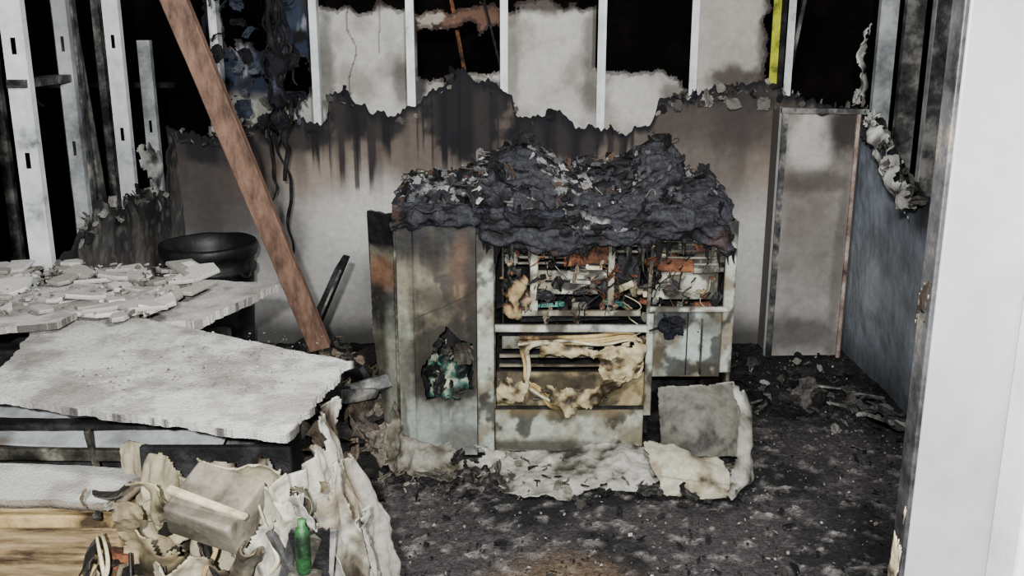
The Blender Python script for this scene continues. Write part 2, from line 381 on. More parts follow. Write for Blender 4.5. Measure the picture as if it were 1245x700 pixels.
flakes('torn_edge_flakes',60,lambda:(lambda y:(-1.76+random.uniform(-.02,.03),y,pl(topL,y)+random.uniform(-.06,.03)))(random.uniform(3.2,5.0)),(.015,.05),[C(60,58,58),C(130,128,122),C(30,30,34),C(90,88,84)],parent=wl,tilt=1.2)
box('rusty_pipe',-3.05,-2.98,5.3,5.4,-.045,1.9,M_rust,None,bevel=.01)

# ---------------------------------------------------------------- right wall
wr=empty('wall_right',(1.8,3.5,0))
topR=[(1.5,1.1),(3.8,1.1),(4.2,.98),(4.45,1.02),(4.6,1.1),(4.8,1.22),(5.0,1.28),(5.2,1.25)]
hiR=lambda s:pl(topR,s)+.03*F(s,0,0,12,81)
def colR(y,z):
    w=F(y,z,0,5,82); c=mix(C(134,142,152),C(104,111,119),sm(-.3,.5,w)); c=mix(c,C(160,166,170),sm(.35,.0,abs(z-.45))*.35)
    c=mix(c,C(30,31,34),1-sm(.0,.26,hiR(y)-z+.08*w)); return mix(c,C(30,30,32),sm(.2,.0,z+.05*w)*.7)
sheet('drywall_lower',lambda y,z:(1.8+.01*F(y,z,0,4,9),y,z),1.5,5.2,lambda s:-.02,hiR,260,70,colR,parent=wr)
for i,y in enumerate((5.05,4.72,4.4,4.1,3.7,3.3,2.9)):
    box('stud_face_%d'%i,1.812,1.816,y-.019,y+.019,0,2.55,(M_stud2,M_studR,M_stud2,M_studR,M_studR,M_stud2,M_stud2)[i],wr,bevel=0)
    box('stud_web_%d'%i,1.816,1.90,y-.019,y-.016,0,2.55,M_studR if i else M_stud2,wr,bevel=0)
tw=lambda u,v,p,d:mix(C(196,196,190),C(80,78,76),sm(-.1,.4,d))
loft('peeled_paper',[[(1.78,5.0,1.34),(1.77,4.8,1.28),(1.76,4.6,1.2),(1.77,4.4,1.06),(1.78,4.3,.95)],[(1.74,5.0,1.3),(1.70,4.8,1.24),(1.68,4.6,1.12),(1.71,4.42,.98),(1.75,4.3,.88)],[(1.78,5.0,1.27),(1.75,4.8,1.2),(1.74,4.6,1.05),(1.76,4.42,.9),(1.78,4.3,.82)]],60,16,tw,disp=.03,ds=12,rag=.4,rs=16,parent=wr)
loft('peeled_paper_upper',[[(1.79,5.1,1.75),(1.76,5.0,1.7)],[(1.78,5.1,1.55),(1.72,5.02,1.5)],[(1.79,5.1,1.3),(1.75,5.0,1.28)]],10,30,tw,disp=.03,ds=14,rag=.3,parent=wr)
flakes('torn_edge_flakes',60,lambda:(lambda y:(1.76+random.uniform(-.03,.02),y,hiR(y)+random.uniform(-.06,.06)))(random.uniform(4.2,5.15)),(.015,.06),[C(180,178,170),C(100,98,92),C(40,40,44)],parent=wr,tilt=1.2)

# ---------------------------------------------------------------- doorway right foreground
df=empty('door_frame',(.6,1.2,0))
box('jamb_face',.536,.80,1.2,1.23,0,2.1,M_door,df,bevel=.003)
box('jamb_return',.530,.537,1.202,1.238,0,2.1,M_jamb,df,bevel=.002)
box('casing',.642,.80,1.12,1.198,0,2.1,M_white,df,bevel=.006)
box('head',-.9,.80,1.15,1.25,2.1,2.2,M_door,df,bevel=.004)
loft('blistered_paint',[[(.529,1.236,1.39),(.528,1.236,1.36),(.528,1.236,1.32)],[(.5285,1.22,1.385),(.5265,1.22,1.36),(.5275,1.22,1.33)],[(.529,1.203,1.39),(.528,1.203,1.36),(.528,1.203,1.33)]],40,14,lambda u,v,p,d:mix(C(165,150,120),C(40,34,28),sm(-.1,.3,d)),disp=.002,ds=30,rag=.3,rs=40,thick=.001,parent=df)
loft('scorched_paint_strip',[[(.529,1.236,1.06),(.528,1.236,.8),(.528,1.236,.5)],[(.5285,1.22,1.04),(.5275,1.22,.8),(.5275,1.22,.5)],[(.529,1.203,1.08),(.528,1.203,.8),(.528,1.203,.5)]],60,10,lambda u,v,p,d:mix(C(180,168,138),C(50,42,34),sm(.0,.4,d)),disp=.002,ds=25,rag=.3,rs=30,thick=.001,parent=df)

# ---------------------------------------------------------------- leaning timber
def plank(name,a,b,w,t,mat):
    a=Vector(a);b=Vector(b);d=(b-a).normalized(); s=d.cross(Vector((0,1,0))).normalized(); n=d.cross(s)
    V=[];Fc=[];K=24
    for i in range(K+1):
        p=a.lerp(b,i/K); q=.003*N(i*.3,0,0,1,3)
        for sx,sn in ((-1,-1),(1,-1),(1,1),(-1,1)): V.append(p+s*sx*(w/2+q)+n*sn*t/2)
    for i in range(K):
        for j in range(4): Fc.append((i*4+j,i*4+(j+1)%4,i*4+4+(j+1)%4,i*4+4+j))
    Fc+=[(3,2,1,0),(K*4,K*4+1,K*4+2,K*4+3)]
    return mk(name,V,Fc,mat,None,bevel=.003)
plank('timber_stud',(-.735,3.6,.50),(-1.255,3.0,2.54),.080,.04,M_wood)

hc=empty('hanging_cable',(-1.1,4.8,1.5))
def wig(x,y,z0,z1,n,a,s):
    return [(x+a*N(i*.7,0,0,1,s)*2,y+a*N(i*.7,5,0,1,s),z0+(z1-z0)*i/n,random.uniform(.5,1.3)) for i in range(n+1)]
for i,(x,z1,r) in enumerate(((-1.12,.50,.009),(-1.10,.95,.012),(-1.14,1.2,.017),(-1.17,.85,.006),(-1.08,1.1,.01))):
    pts=[(p[0],p[1],p[2],r*p[3]) for p in wig(x,4.85,2.54,z1,30,.03,i*3+2)]
    tube('strand_%d'%i,pts,r,M_black,hc)
loft('charred_clump',[[(-1.24,4.9,1.62),(-1.15,4.85,1.66),(-1.06,4.9,1.6)],[(-1.20,4.86,1.4),(-1.14,4.8,1.42),(-1.08,4.88,1.45)],[(-1.17,4.9,1.15),(-1.13,4.86,1.12),(-1.10,4.9,1.16)]],20,30,lambda u,v,p,d:mix(C(18,18,24),C(70,74,84),sm(.1,.6,d)),disp=.05,ds=14,rag=.35,mat=M_char,parent=hc)
flakes('charred_rags',40,lambda:(random.uniform(-1.5,-1.06),random.uniform(4.9,5.15),random.uniform(1.2,1.85)),(.02,.07),[C(20,20,24),C(46,52,64),C(80,84,92),C(30,30,34)],mat=M_char,parent=hc,tilt=1.4,curl=.9)

# ---------------------------------------------------------------- bin
def lathe(name,prof,c,mat,parent,seg=48,wob=.0):
    V=[];Fc=[]
    for r,z in prof:
        for k in range(seg):
            a=6.28318*k/seg; rr=r*(1+wob*N(math.cos(a),math.sin(a),z*3,2,4)); V.append((c[0]+rr*math.cos(a),c[1]+rr*math.sin(a),c[2]+z+wob*.2*N(math.cos(a),math.sin(a),z,2,8)))
    for i in range(len(prof)-1):
        for k in range(seg):
            k2=(k+1)%seg; Fc.append((i*seg+k,i*seg+k2,(i+1)*seg+k2,(i+1)*seg+k))
    return mk(name,V,Fc,mat,parent,smooth=True)
bn=empty('waste_bin',(-1.48,4.7,0))
M_bin=mat3('bin_plastic',C(8,8,9),C(18,18,20),C(44,44,46),4,rough=.5,bump=.15,spec=.4)
lathe('body',[(.0,.01),(.17,.01),(.18,.03),(.205,.45),(.21,.53),(.222,.535),(.222,.555),(.212,.56),(.216,.61),(.228,.615),(.234,.64),(.234,.66),(.228,.675),(.218,.67),(.208,.6),(.18,.1),(0,.08)],(-1.48,4.7,0),M_bin,bn,wob=.03)
tube('handle',[(-1.26,4.62,.6),(-1.24,4.58,.56),(-1.26,4.55,.52),(-1.29,4.53,.56)],.008,M_bin,bn)

# ================================================================ photocopier
pc=empty('photocopier',(.2,4.0,0))
box('rear_panel',-.43,.84,4.26,4.28,.06,1.0,M_black,pc)
box('left_side',-.455,-.44,3.68,4.27,.04,.98,M_grn2,pc)
box('right_side',.845,.86,3.68,4.27,.06,.98,M_grn2,pc,jit=.004)
box('divider_left',-.14,-.125,3.70,4.27,.05,.98,M_grn2,pc)
box('divider_right',.53,.545,3.70,4.27,.1,.95,M_black,pc)
box('base_tray',-.44,.85,3.68,4.27,.03,.06,M_black,pc)
box('shelf_mid',-.12,.53,3.69,4.26,.535,.55,M_black,pc)
box('shelf_low',-.12,.53,3.69,4.26,.215,.23,M_grn2,pc)
box('inner_back_upper',-.12,.53,3.98,3.99,.55,.95,M_black,pc)
box('inner_back_low',-.12,.53,4.05,4.06,.23,.54,M_black,pc)
box('inner_back_right',.545,.84,3.9,3.91,.4,.95,M_black,pc)
def soot_panel(name,x0,x1,z0,z1,y,base=(158,166,154),th=.012,tilt=0,seed=0,sootz=.98,L=(),ns=40,nt=80):
    def cf(x,z):
        w=F(x,z,seed,7,seed+3); c=mix(C(*base),mix(C(*base),C(98,84,60),.75),sm(-.2,.4,w))
        c=mix(c,C(24,22,20),sm(.0,.36,F(x*1.2,z,seed,9,seed+7))*.85)
        c=mix(c,C(18,17,18),sm(sootz-.22,sootz-.04,z+.08*w)*.95)
        m=min(x-x0,x1-x,z-z0,z1-z); c=mix(c,C(60,48,32),(1-sm(.0,.006,m))*.6)
        return blots(c,L,x,z,9,.4,seed)
    return sheet(name,lambda x,z:(x+tilt*(z-z0),y+.003*F(x,z,0,5,seed,2),z),x0,x1,lambda s:z0,lambda s:z1,ns,nt,cf,parent=pc,thick=th,mat=M_enam)
soot_panel('post_left',-.135,-.070,.04,.93,3.655,seed=1,ns=16,nt=160)
box('post_left_return',-.07,-.064,3.655,3.72,.04,.92,M_grn2,pc)
box('post_inner',-.04,-.03,3.68,3.72,.56,.9,M_grn2,pc)
soot_panel('post_mid',.52,.548,.2,.62,3.655,seed=2,ns=10,nt=80)
box('post_mid_upper',.525,.54,3.67,3.69,.6,.9,M_grn2,pc,rot=(0,2,0))
soot_panel('post_right',.812,.855,.38,.98,3.655,seed=3,ns=14,nt=110)
soot_panel('rail_mid',-.066,.525,.548,.577,3.645,base=(180,184,174),seed=4,ns=110,nt=8)
soot_panel('rail_right',.53,.83,.628,.648,3.65,base=(186,188,180),seed=14,ns=60,nt=6)
box('rail_top',-.13,.85,3.67,3.70,.905,.935,M_black,pc,jit=.004)
soot_panel('lower_panel',-.066,.52,.045,.222,3.658,base=(152,156,143),seed=5,ns=120,nt=40,L=[(.2,.22,.3,.03,C(100,86,56),.6,.5),(.1,.07,.3,.03,C(46,42,36),.85,.5)])
box('panel_gap',-.066,.52,3.655,3.665,.224,.233,M_black,pc,bevel=0)
soot_panel('drawer_front',-.06,.52,.235,.375,3.672,base=(150,138,104),seed=6,ns=120,nt=30,L=[(.43,.31,.09,.05,C(116,102,68),.6,.4),(.2,.33,.14,.04,C(30,26,20),.85,.4),(.02,.35,.06,.05,C(30,26,20),.8,.4)])
box('drawer_grip',.08,.38,3.652,3.668,.262,.270,M_grn2,pc)
soot_panel('right_door',.55,.812,.36,.628,3.665,base=(146,158,152),seed=7,ns=80,nt=80,L=[(.6,.6,.07,.06,C(16,17,22),.9,.3),(.57,.4,.03,.1,C(80,70,50),.6,.4),(.77,.58,.05,.06,C(60,54,44),.7,.5)])
box('door_seam',.678,.682,3.652,3.66,.37,.62,M_black,pc,bevel=0)
box('door_handle_channel',.732,.740,3.648,3.66,.37,.6,M_grn2,pc)
def comp(n,x0,x1,z0,z1,y,mat,rot=(0,0,0),d=.06,j=.006): return box(n,x0,x1,y,y+d,z0,z1,mat,pc,rot=rot,jit=j,bevel=.003)
soot_panel('drum_cover',.10,.37,.675,.77,3.74,base=(172,174,162),seed=8,L=[(.22,.71,.05,.02,C(15,15,15),.95,.3),(.34,.70,.02,.03,C(15,15,15),.9,.3)])
comp('drum_slot',.13,.34,.722,.732,3.73,M_black,d=.01,j=0)
soot_panel('tray_edge',.0,.50,.60,.622,3.69,base=(150,150,136),seed=31,nt=8)
comp('tray_edge_low',.03,.42,.58,.592,3.68,M_black)
comp('motor_bracket',.40,.50,.70,.83,3.72,M_black,(0,6,0))
comp('rust_plate',.20,.37,.80,.87,3.70,M_rust,(0,-5,0),.03)
comp('rust_plate_right',.565,.70,.775,.83,3.68,M_rust,(0,2,0),.03)
soot_panel('fuser_panel',.56,.80,.66,.77,3.72,base=(164,166,154),seed=9,L=[(.62,.7,.03,.03,C(15,15,15),.9,.3)])
comp('fuser_panel_top',.56,.82,.84,.9,3.70,M_grn2,(0,3,0))
comp('fuser_block',.70,.82,.77,.84,3.70,M_grn2,(0,-4,0))
for k in range(4):
    soot_panel('mirror_rail_%d'%k,-.02,.50,.79+k*.028,.799+k*.028,3.76-.02*k,base=(140,142,130),seed=40+k,nt=4,tilt=.2)
    soot_panel('right_rail_%d'%k,.56,.81,.80+k*.026,.808+k*.026,3.70,base=(140,142,130),seed=50+k,nt=4)
soot_panel('side_plate',.07,.10,.62,.88,3.69,base=(178,176,160),seed=10,ns=10)
soot_panel('side_plate_right',.37,.395,.60,.88,3.69,base=(150,150,136),seed=13,ns=10)
comp('board',.10,.2,.628,.652,3.70,M_teal,(0,-4,0),.02)
comp('board_right',.36,.44,.635,.655,3.70,M_teal,(0,7,0),.02)
for i in range(100):
    x=random.uniform(-.03,.8); z=random.uniform(.6,.92)
    w=random.uniform(.015,.08); h=random.uniform(.006,.03)
    comp('scorched_part_%d'%i,x,min(x+w,.83),z,z+h,random.uniform(3.68,3.8),random.choice([M_black,M_black,M_black,M_grn2,M_grn2,M_grn,M_rust,M_cream]),(0,random.choice((0,0,random.uniform(-30,30))),random.uniform(-10,10)),.03,.005)
for i in range(36):
    x=random.uniform(-.03,.8); z=random.uniform(.66,.92) ; p=[]
    for k in range(6):
        p.append((max(-.05,min(.83,x+random.uniform(-.05,.05))),3.665+random.uniform(-.015,.06),z-k*.03+random.uniform(-.02,.02)))
    tube('wire_%d'%i,p,random.uniform(.0012,.003),random.choice([M_black,M_black,M_black,M_cream,M_rust,M_grn2]),pc,res=1)
flakes('melted_scraps',130,lambda:(random.uniform(-.05,.82),random.uniform(3.66,3.74),random.uniform(.58,.92)),(.01,.045),[C(24,24,26),C(20,19,19),C(30,28,28),C(84,56,40),C(140,130,106),C(100,102,94)],mat=M_plas,parent=pc,tilt=1.4,thick=.003)
crm=lambda u,v,p,d:mix(mix(C(172,160,126),C(122,106,72),sm(-.2,.3,d)),C(44,36,24),sm(.15,.5,d+.1))
wht=lambda u,v,p,d:mix(mix(C(158,157,149),C(122,119,109),sm(-.2,.3,d)),C(48,46,42),sm(.2,.6,d+.3*N(p.x,p.y,p.z,7,33)))
loft('melted_lump',[[(-.05,3.68,.82),(-.01,3.65,.86),(.05,3.68,.84)],[(-.045,3.67,.72),(.0,3.62,.74),(.06,3.67,.76)],[(-.03,3.67,.64),(.01,3.63,.62),(.07,3.68,.68)],[(-.02,3.69,.585),(.01,3.66,.58),(.05,3.69,.585)]],30,40,
   lambda u,v,p,d:mix(mix(C(150,132,96),C(112,66,40),sm(-.1,.2,d)),C(18,26,24),sm(.05,.3,d)),disp=.03,ds=18,rag=.3,rs=18,mat=M_plas,parent=pc)
ring=[(.04,.50),(.18,.515),(.33,.51),(.46,.53),(.51,.48),(.50,.40),(.44,.36),(.34,.29),(.24,.235),(.15,.25),(.09,.31),(.04,.33),(.055,.41)]
for k in range(4):
    pts=[(x+random.uniform(-.02,.02),3.635+.012*k+random.uniform(-.01,.01),z+random.uniform(-.02,.02),random.uniform(.004,.010)) for x,z in ring+[ring[0],ring[1]]]
    tube('melted_bead_%d'%k,pts,.014,M_yel if k else M_cream,pc)
loft('melted_curtain',[[(.03,3.63,.49),(.17,3.62,.515),(.33,3.62,.5),(.46,3.63,.53),(.52,3.64,.54)],[(.05,3.62,.46),(.17,3.61,.48),(.33,3.61,.47),(.44,3.61,.49),(.52,3.63,.48)],[(.06,3.63,.44),(.17,3.62,.455),(.33,3.62,.45),(.42,3.6,.44),(.51,3.62,.40)]],70,20,lambda u,v,p,d:crm(u,v,p,d+.15),disp=.02,ds=16,rag=.35,parent=pc)
loft('melted_flap_right',[[(.34,3.63,.50),(.42,3.61,.53),(.52,3.64,.53)],[(.33,3.62,.42),(.42,3.6,.43),(.515,3.63,.42)],[(.36,3.63,.36),(.42,3.6,.35),(.50,3.64,.36)]],40,30,lambda u,v,p,d:crm(u,v,p,d+.05),disp=.025,ds=13,rag=.2,parent=pc,seed=8)
loft('melted_sag',[[(.05,3.63,.36),(.16,3.61,.35),(.28,3.6,.33),(.42,3.6,.4),(.51,3.62,.47)],[(.06,3.62,.33),(.17,3.6,.3),(.28,3.59,.29),(.40,3.6,.34),(.50,3.62,.38)],[(.08,3.62,.29),(.17,3.6,.24),(.27,3.59,.21),(.36,3.6,.27),(.46,3.63,.35)]],70,26,lambda u,v,p,d:crm(u,v,p,d+.1),disp=.025,ds=14,rag=.3,parent=pc,holes=.55)
loft('melted_corner',[[(-.06,3.65,.36),(.0,3.63,.37),(.08,3.64,.33)],[(-.06,3.64,.30),(.0,3.62,.31),(.06,3.63,.29)],[(-.06,3.65,.25),(.0,3.64,.25),(.06,3.65,.26)]],30,20,crm,disp=.02,ds=16,rag=.25,parent=pc)
soot_panel('paper_guide',-.04,.33,.43,.50,3.80,base=(160,162,148),seed=21)
soot_panel('tray_slot_upper',-.05,.51,.405,.418,3.76,base=(140,140,126),seed=22,nt=6)
soot_panel('tray_slot_lower',-.05,.51,.380,.390,3.72,base=(140,136,116),seed=23,nt=6)
comp('roller',-.05,.5,.50,.515,3.75,M_black)
loft('black_blob',[[(.545,3.64,.60),(.58,3.63,.62),(.62,3.64,.6)],[(.54,3.64,.58),(.6,3.61,.57),(.66,3.64,.56)],[(.55,3.65,.56),(.61,3.63,.53),(.67,3.65,.54)]],24,20,lambda u,v,p,d:C(14,16,24),disp=.03,ds=20,rag=.3,mat=M_char,parent=pc,seed=4)
flakes('blob_strands',10,lambda:(random.uniform(.55,.66),3.63,random.uniform(.55,.61)),(.015,.05),[C(14,16,22),C(26,28,34)],mat=M_char,parent=pc,tilt=1.3,thick=.004,asp=(.2,.5))
def hcab(x,z):
    P=[(-.26,.575),(-.16,.49),(-.155,.31),(-.335,.265),(-.355,.38)]
    ins=False; j=len(P)-1; xx=x+.012*N(x,z,0,22,2)+.006*N(x,z,0,60,4); zz=z+.012*N(x,z,0,22,12)
    for i in range(len(P)):
        if (P[i][1]>zz)!=(P[j][1]>zz) and xx<(P[j][0]-P[i][0])*(zz-P[i][1])/(P[j][1]-P[i][1])+P[i][0]: ins=not ins
        j=i
    return ins
def ccab(x,z):
    w=F(x,z,0,5,101); w2=F(x*1.3,z,0,8,102); w3=F(x*4,z*.5,0,5,103)
    c=mix(C(116,110,93),C(80,74,60),sm(-.3,.4,w)); c=mix(c,C(34,31,26),sm(.0,.4,w2)*.8)
    c=mix(c,C(20,19,19),sm(.72,.9,z+.10*w3)); c=mix(c,C(144,154,148),sm(.34,.2,z+.04*w)*.7)
    c=mix(c,C(138,146,136),sm(-.36,-.40,x)*sm(.75,.5,z)*.6)
    c=mix(c,C(48,40,30),sm(.15,.5,w3)*.6)
    c=blots(c,[(-.18,.78,.05,.14,C(92,62,40),.55,.6),(-.15,.7,.03,.35,C(28,22,17),.9,.5),(-.25,.43,.15,.19,C(26,24,20),.9,.4),(-.38,.62,.02,.2,C(50,46,36),.5,.5),(-.2,.1,.1,.06,C(40,36,28),.6,.5),(-.42,.40,.025,.18,C(60,56,44),.6,.5),(-.3,.68,.06,.06,C(40,36,30),.7,.5)],x,z,8,.4,7)
    if abs(z-(.60+.5*(x+.36)+.02*N(x,0,0,12,5)))<.0025 and x>-.37: c=mix(c,C(24,22,20),.8)
    return c
sheet('left_cabinet_front',lambda x,z:(x,3.645+.005*F(x,z,0,4,7,2)+(.012 if x<-.375 else 0),z),-.44,-.138,lambda s:.035,lambda s:.99+.01*N(s,0,0,20,3),120,260,ccab,hole=hcab,parent=pc,thick=.010,mat=M_enam)
loft('teal_cartridge',[[(-.34,3.70,.42),(-.25,3.68,.44),(-.16,3.7,.40)],[(-.34,3.67,.34),(-.25,3.64,.36),(-.16,3.67,.37)],[(-.35,3.68,.27),(-.25,3.65,.26),(-.17,3.68,.29)]],34,30,
   lambda u,v,p,d:mix(mix(C(30,92,82),C(140,148,128),sm(.0,.3,d)),C(12,16,15),sm(.2,-.2,d)),disp=.035,ds=13,rag=.1,parent=pc)
flakes('cabinet_scraps',46,lambda:(random.uniform(-.34,-.17),random.uniform(3.63,3.70),random.uniform(.26,.5)),(.01,.05),[C(20,20,20),C(20,20,20),C(130,130,114),C(30,76,70),C(50,46,38)],mat=M_plas,parent=pc,tilt=1.3,thick=.003)
box('cabinet_inner_shelf',-.43,-.15,3.75,4.25,.40,.42,M_black,pc)
box('cabinet_inner_back',-.43,-.15,3.85,3.86,.06,.95,M_black,pc)
def cfl(x,z):
    w=F(x,z,0,8,111); c=mix(C(96,91,80),C(52,46,40),sm(-.2,.4,w))
    c=mix(c,C(18,17,18),sm(.80,.88,z+.06*w)); c=blots(c,[(-.5,.76,.06,.07,C(98,62,40),.7,.5),(-.5,.62,.1,.08,C(20,20,24),.9,.4),(-.47,.3,.03,.3,C(124,130,118),.6,.5),(-.52,.35,.03,.2,C(40,38,34),.7,.5)],x,z,9,.4,9)
    return c
sheet('left_flap',lambda x,z:(x,3.70+(-.44-x)*.6+.012*F(x,z,0,6,2),z),-.55,-.445,lambda s:.10+.45*sm(-.5,-.56,s)+.03*F(s,0,0,20,4),lambda s:1.0+.01*N(s,0,0,30,2),36,200,cfl,parent=pc,thick=.02,mat=M_enam)
box('flap_hinge',-.56,-.545,3.76,3.78,.60,1.0,M_black,pc,rot=(0,-2,0),jit=.006)
# ---- charred top
sil=[(-.50,1.0),(-.46,1.02),(-.34,1.045),(-.20,1.06),(-.15,1.09),(-.11,1.14),(-.02,1.18),(.06,1.20),(.12,1.19),(.2,1.13),(.30,1.125),(.43,1.15),(.5,1.18),(.59,1.24),(.64,1.21),(.67,1.13),(.72,1.10),(.80,1.09),(.84,1.03),(.87,.99)]
def topz(x,y):
    k=sm(3.62,3.93,y)*(1-sm(4.1,4.3,y)*.8); step=.02*math.floor(3*(k+.15*N(x,y,0,5,7)))/3
    return .975+.03*sm(.0,-.2,x)+(pl(sil,x)-1.0)*k+step+.03*k*N(x,y,0,4,17)
rows=[]
xs=[-.455+i*1.30/24 for i in range(25)]
for (y,dz) in ((3.66,-.07),(3.635,-.06),(3.615,-.02),(3.63,.01),(3.68,0),(3.75,0),(3.82,0),(3.9,0),(3.97,0),(4.05,0),(4.15,0),(4.3,-.03)):
    r=[]
    for i,x in enumerate(xs):
        sag=(-.04*math.exp(-((x-.1)/.12)**2)+.03*math.exp(-((x-.62)/.1)**2)-.03*math.exp(-((x-.80)/.06)**2))*(1 if y<3.7 else 0)
        r.append((x,y+.025*N(x,y,0,6,3),topz(x,max(y,3.62))+dz*(.45 if x<-.12 and dz<0 else 1)+sag+.02*N(x,y*2,0,9,6)))
    rows.append(r)
def ctop(u,v,p,d):
    c=mix(C(10,10,12),C(44,45,50),sm(-.1,.8,d)); h=F(p.x,p.y,p.z,7,121)
    c=mix(c,C(88,64,50),sm(.4,.75,h)*.3)
    wh=sm(.1,.5,h+.45*sm(-.08,-.3,p.x)+.35*(1-sm(.05,.2,abs(p.x-.28)))-.1)
    return mix(c,C(140,140,139),wh*.65*sm(3.70,3.82,p.y))
loft('charred_lid',rows,260,130,ctop,disp=.028,ds=6,ridge=True,rag=.02,rs=20,thick=.006,mat=M_char,parent=pc,seed=5,smooth=True,an=(.9,2.0,2.0))
for i in range(30):
    L=random.uniform(.25,.5) if i<14 else random.uniform(.1,.25); x0=random.uniform(-.12,.76-L) if i<14 else random.uniform(-.42,.8-L); x1=x0+L
    y=3.605+(i%14)*.024
    A=[];B=[];D=[]; sl=random.uniform(-.06,.06)
    for k in range(8):
        x=x0+(x1-x0)*k/7; zz=topz(x,y)+.025-.03*math.sin(3.14*k/7)+random.uniform(-.01,.01)+sl*(k/7-.5)
        A.append((x,y+.035,zz+.035)); B.append((x,y-.015,zz+.004)); D.append((x,y+.0,zz-.03))
    sd=i*2.3; br=random.choice((C(44,46,54),C(60,62,68),C(84,84,86),C(34,34,38),C(120,120,120)))
    loft('collapsed_fold_%d'%i,[A,B,D],70,14,lambda u,v,p,d:mix(C(10,10,13),br,sm(.1,.9,d+.25*(1-v))),disp=.018,ds=10,rag=.2,rs=22,thick=.006,mat=M_char,parent=pc,seed=sd,ridge=True,an=(.7,2,2))
loft('buckled_frame',[[(.50,3.83,1.04),(.58,3.80,1.06),(.68,3.82,1.03)],[(.49,3.88,1.14),(.57,3.84,1.17),(.66,3.86,1.12)],[(.53,3.93,1.22),(.57,3.91,1.25),(.63,3.94,1.20)]],40,30,ctop,disp=.03,ds=8,ridge=True,rag=.2,mat=M_char,parent=pc,an=(1,1,2))
loft('buckled_frame_left',[[(-.12,3.8,1.03),(.02,3.78,1.05),(.15,3.8,1.04)],[(-.1,3.88,1.11),(.04,3.84,1.14),(.15,3.86,1.12)],[(-.05,3.95,1.17),(.05,3.93,1.21),(.14,3.96,1.18)]],40,30,ctop,disp=.03,ds=8,ridge=True,rag=.2,mat=M_char,parent=pc,an=(1,1,2))
def topsamp():
    x=random.choice((random.uniform(-.44,.82),random.uniform(-.44,-.12),random.uniform(-.44,-.12),random.uniform(.15,.42))); y=random.uniform(3.70,4.12)
    return (x,y,topz(x,y)+random.uniform(0.01,.04))
flakes('ash_flakes',250,topsamp,(.008,.05),[C(176,176,172),C(130,130,130),C(90,92,95),C(34,34,38),C(34,34,38),C(84,66,54)],parent=pc,tilt=.7,curl=.8)
flakes('char_flakes',240,lambda:(lambda x,y:(x,y,topz(x,y)+.01))(random.uniform(-.43,.81),random.uniform(3.61,4.1)),(.02,.08),[C(12,12,14),C(28,28,31),C(50,50,54)],mat=M_char,parent=pc,tilt=.8,curl=.8,thick=.004)
for i in range(24):
    x=random.uniform(-.40,.78); y=random.uniform(3.7,4.1); z=topz(x,y)
    tube('bent_wire_%d'%i,[(x+random.uniform(-.07,.07),y+random.uniform(-.03,.03),z+.01+random.uniform(0,.05)) for k in range(5)],random.uniform(.0015,.003),M_black if i%3 else M_grn2,pc,res=1)
for i in range(60):
    x=random.uniform(-.12,.84); z=random.uniform(.88,.94); L=random.uniform(.02,.10)
    tube('drip_%d'%i,[(x,3.63,z,.009),(x+random.uniform(-.01,.01),3.635,z-L*.5,.006),(x+random.uniform(-.015,.015),3.64,z-L,.0015)],.006,random.choice([M_black,M_black,M_black,M_grn2]),pc,res=1)
loft('dropped_tray',[[(.56,3.60,.34),(.7,3.58,.35),(.86,3.6,.36)],[(.56,3.52,.24),(.7,3.47,.24),(.87,3.5,.25)],[(.57,3.48,.14),(.7,3.41,.13),(.85,3.44,.12)]],60,50,
   lambda u,v,p,d:mix(mix(mix(C(96,94,86),C(62,60,55),sm(-.2,.4,d)),C(34,31,27),sm(.1,.5,F(p.x,p.y,p.z,8,77))*.8),C(140,139,128),sm(.05,.0,min(v,1-u))),disp=.014,ds=6,thick=.007,parent=pc,mat=M_plas,rag=.03,rs=20)
loft('tray_curl',[[(.84,3.6,.37),(.86,3.52,.27),(.85,3.45,.16),(.82,3.4,.06),(.75,3.36,.02)],[(.885,3.6,.36),(.90,3.5,.25),(.89,3.42,.14),(.86,3.36,.05),(.78,3.31,.02)],[(.90,3.63,.33),(.92,3.54,.22),(.91,3.46,.1),(.89,3.40,.03),(.80,3.29,.01)]],60,14,lambda u,v,p,d:wht(u,v,p,d-.1),disp=.018,ds=10,rag=.12,thick=.008,parent=pc)
loft('cream_carton',[[(.50,3.50,.15),(.62,3.50,.16),(.77,3.49,.14)],[(.51,3.38,.12),(.63,3.36,.13),(.80,3.36,.10)],[(.54,3.33,.08),(.65,3.31,.07),(.80,3.32,.05)],[(.55,3.32,.02),(.66,3.30,.015),(.80,3.31,.015)]],50,40,lambda u,v,p,d:mix(mix(C(174,170,150),C(130,122,100),sm(-.1,.3,d)),C(50,42,30),max((1-sm(.0,.03,abs(v-.6)))*.5,sm(.2,.5,d+.3*N(p.x,p.y,0,9,2)))),disp=.014,ds=9,rag=.1,thick=.008,parent=pc)
loft('melted_skirt',[[(-.2,3.62,.1),(.0,3.62,.05),(.2,3.63,.07),(.38,3.6,.1),(.55,3.6,.1),(.72,3.58,.06)],[(-.18,3.56,.03),(.0,3.54,.035),(.2,3.52,.05),(.38,3.5,.08),(.55,3.48,.07),(.78,3.45,.04)],[(-.12,3.48,.02),(.0,3.44,.02),(.15,3.42,.03),(.35,3.42,.05),(.5,3.40,.04),(.74,3.38,.02)],[(-.08,3.42,.015),(.03,3.32,.01),(.14,3.30,.01),(.32,3.34,.01),(.5,3.36,.01),(.7,3.34,.01)]],190,70,wht,disp=.022,ds=9,rag=.14,rs=14,sides='lrt',thick=.005,parent=pc,mat=M_plas)
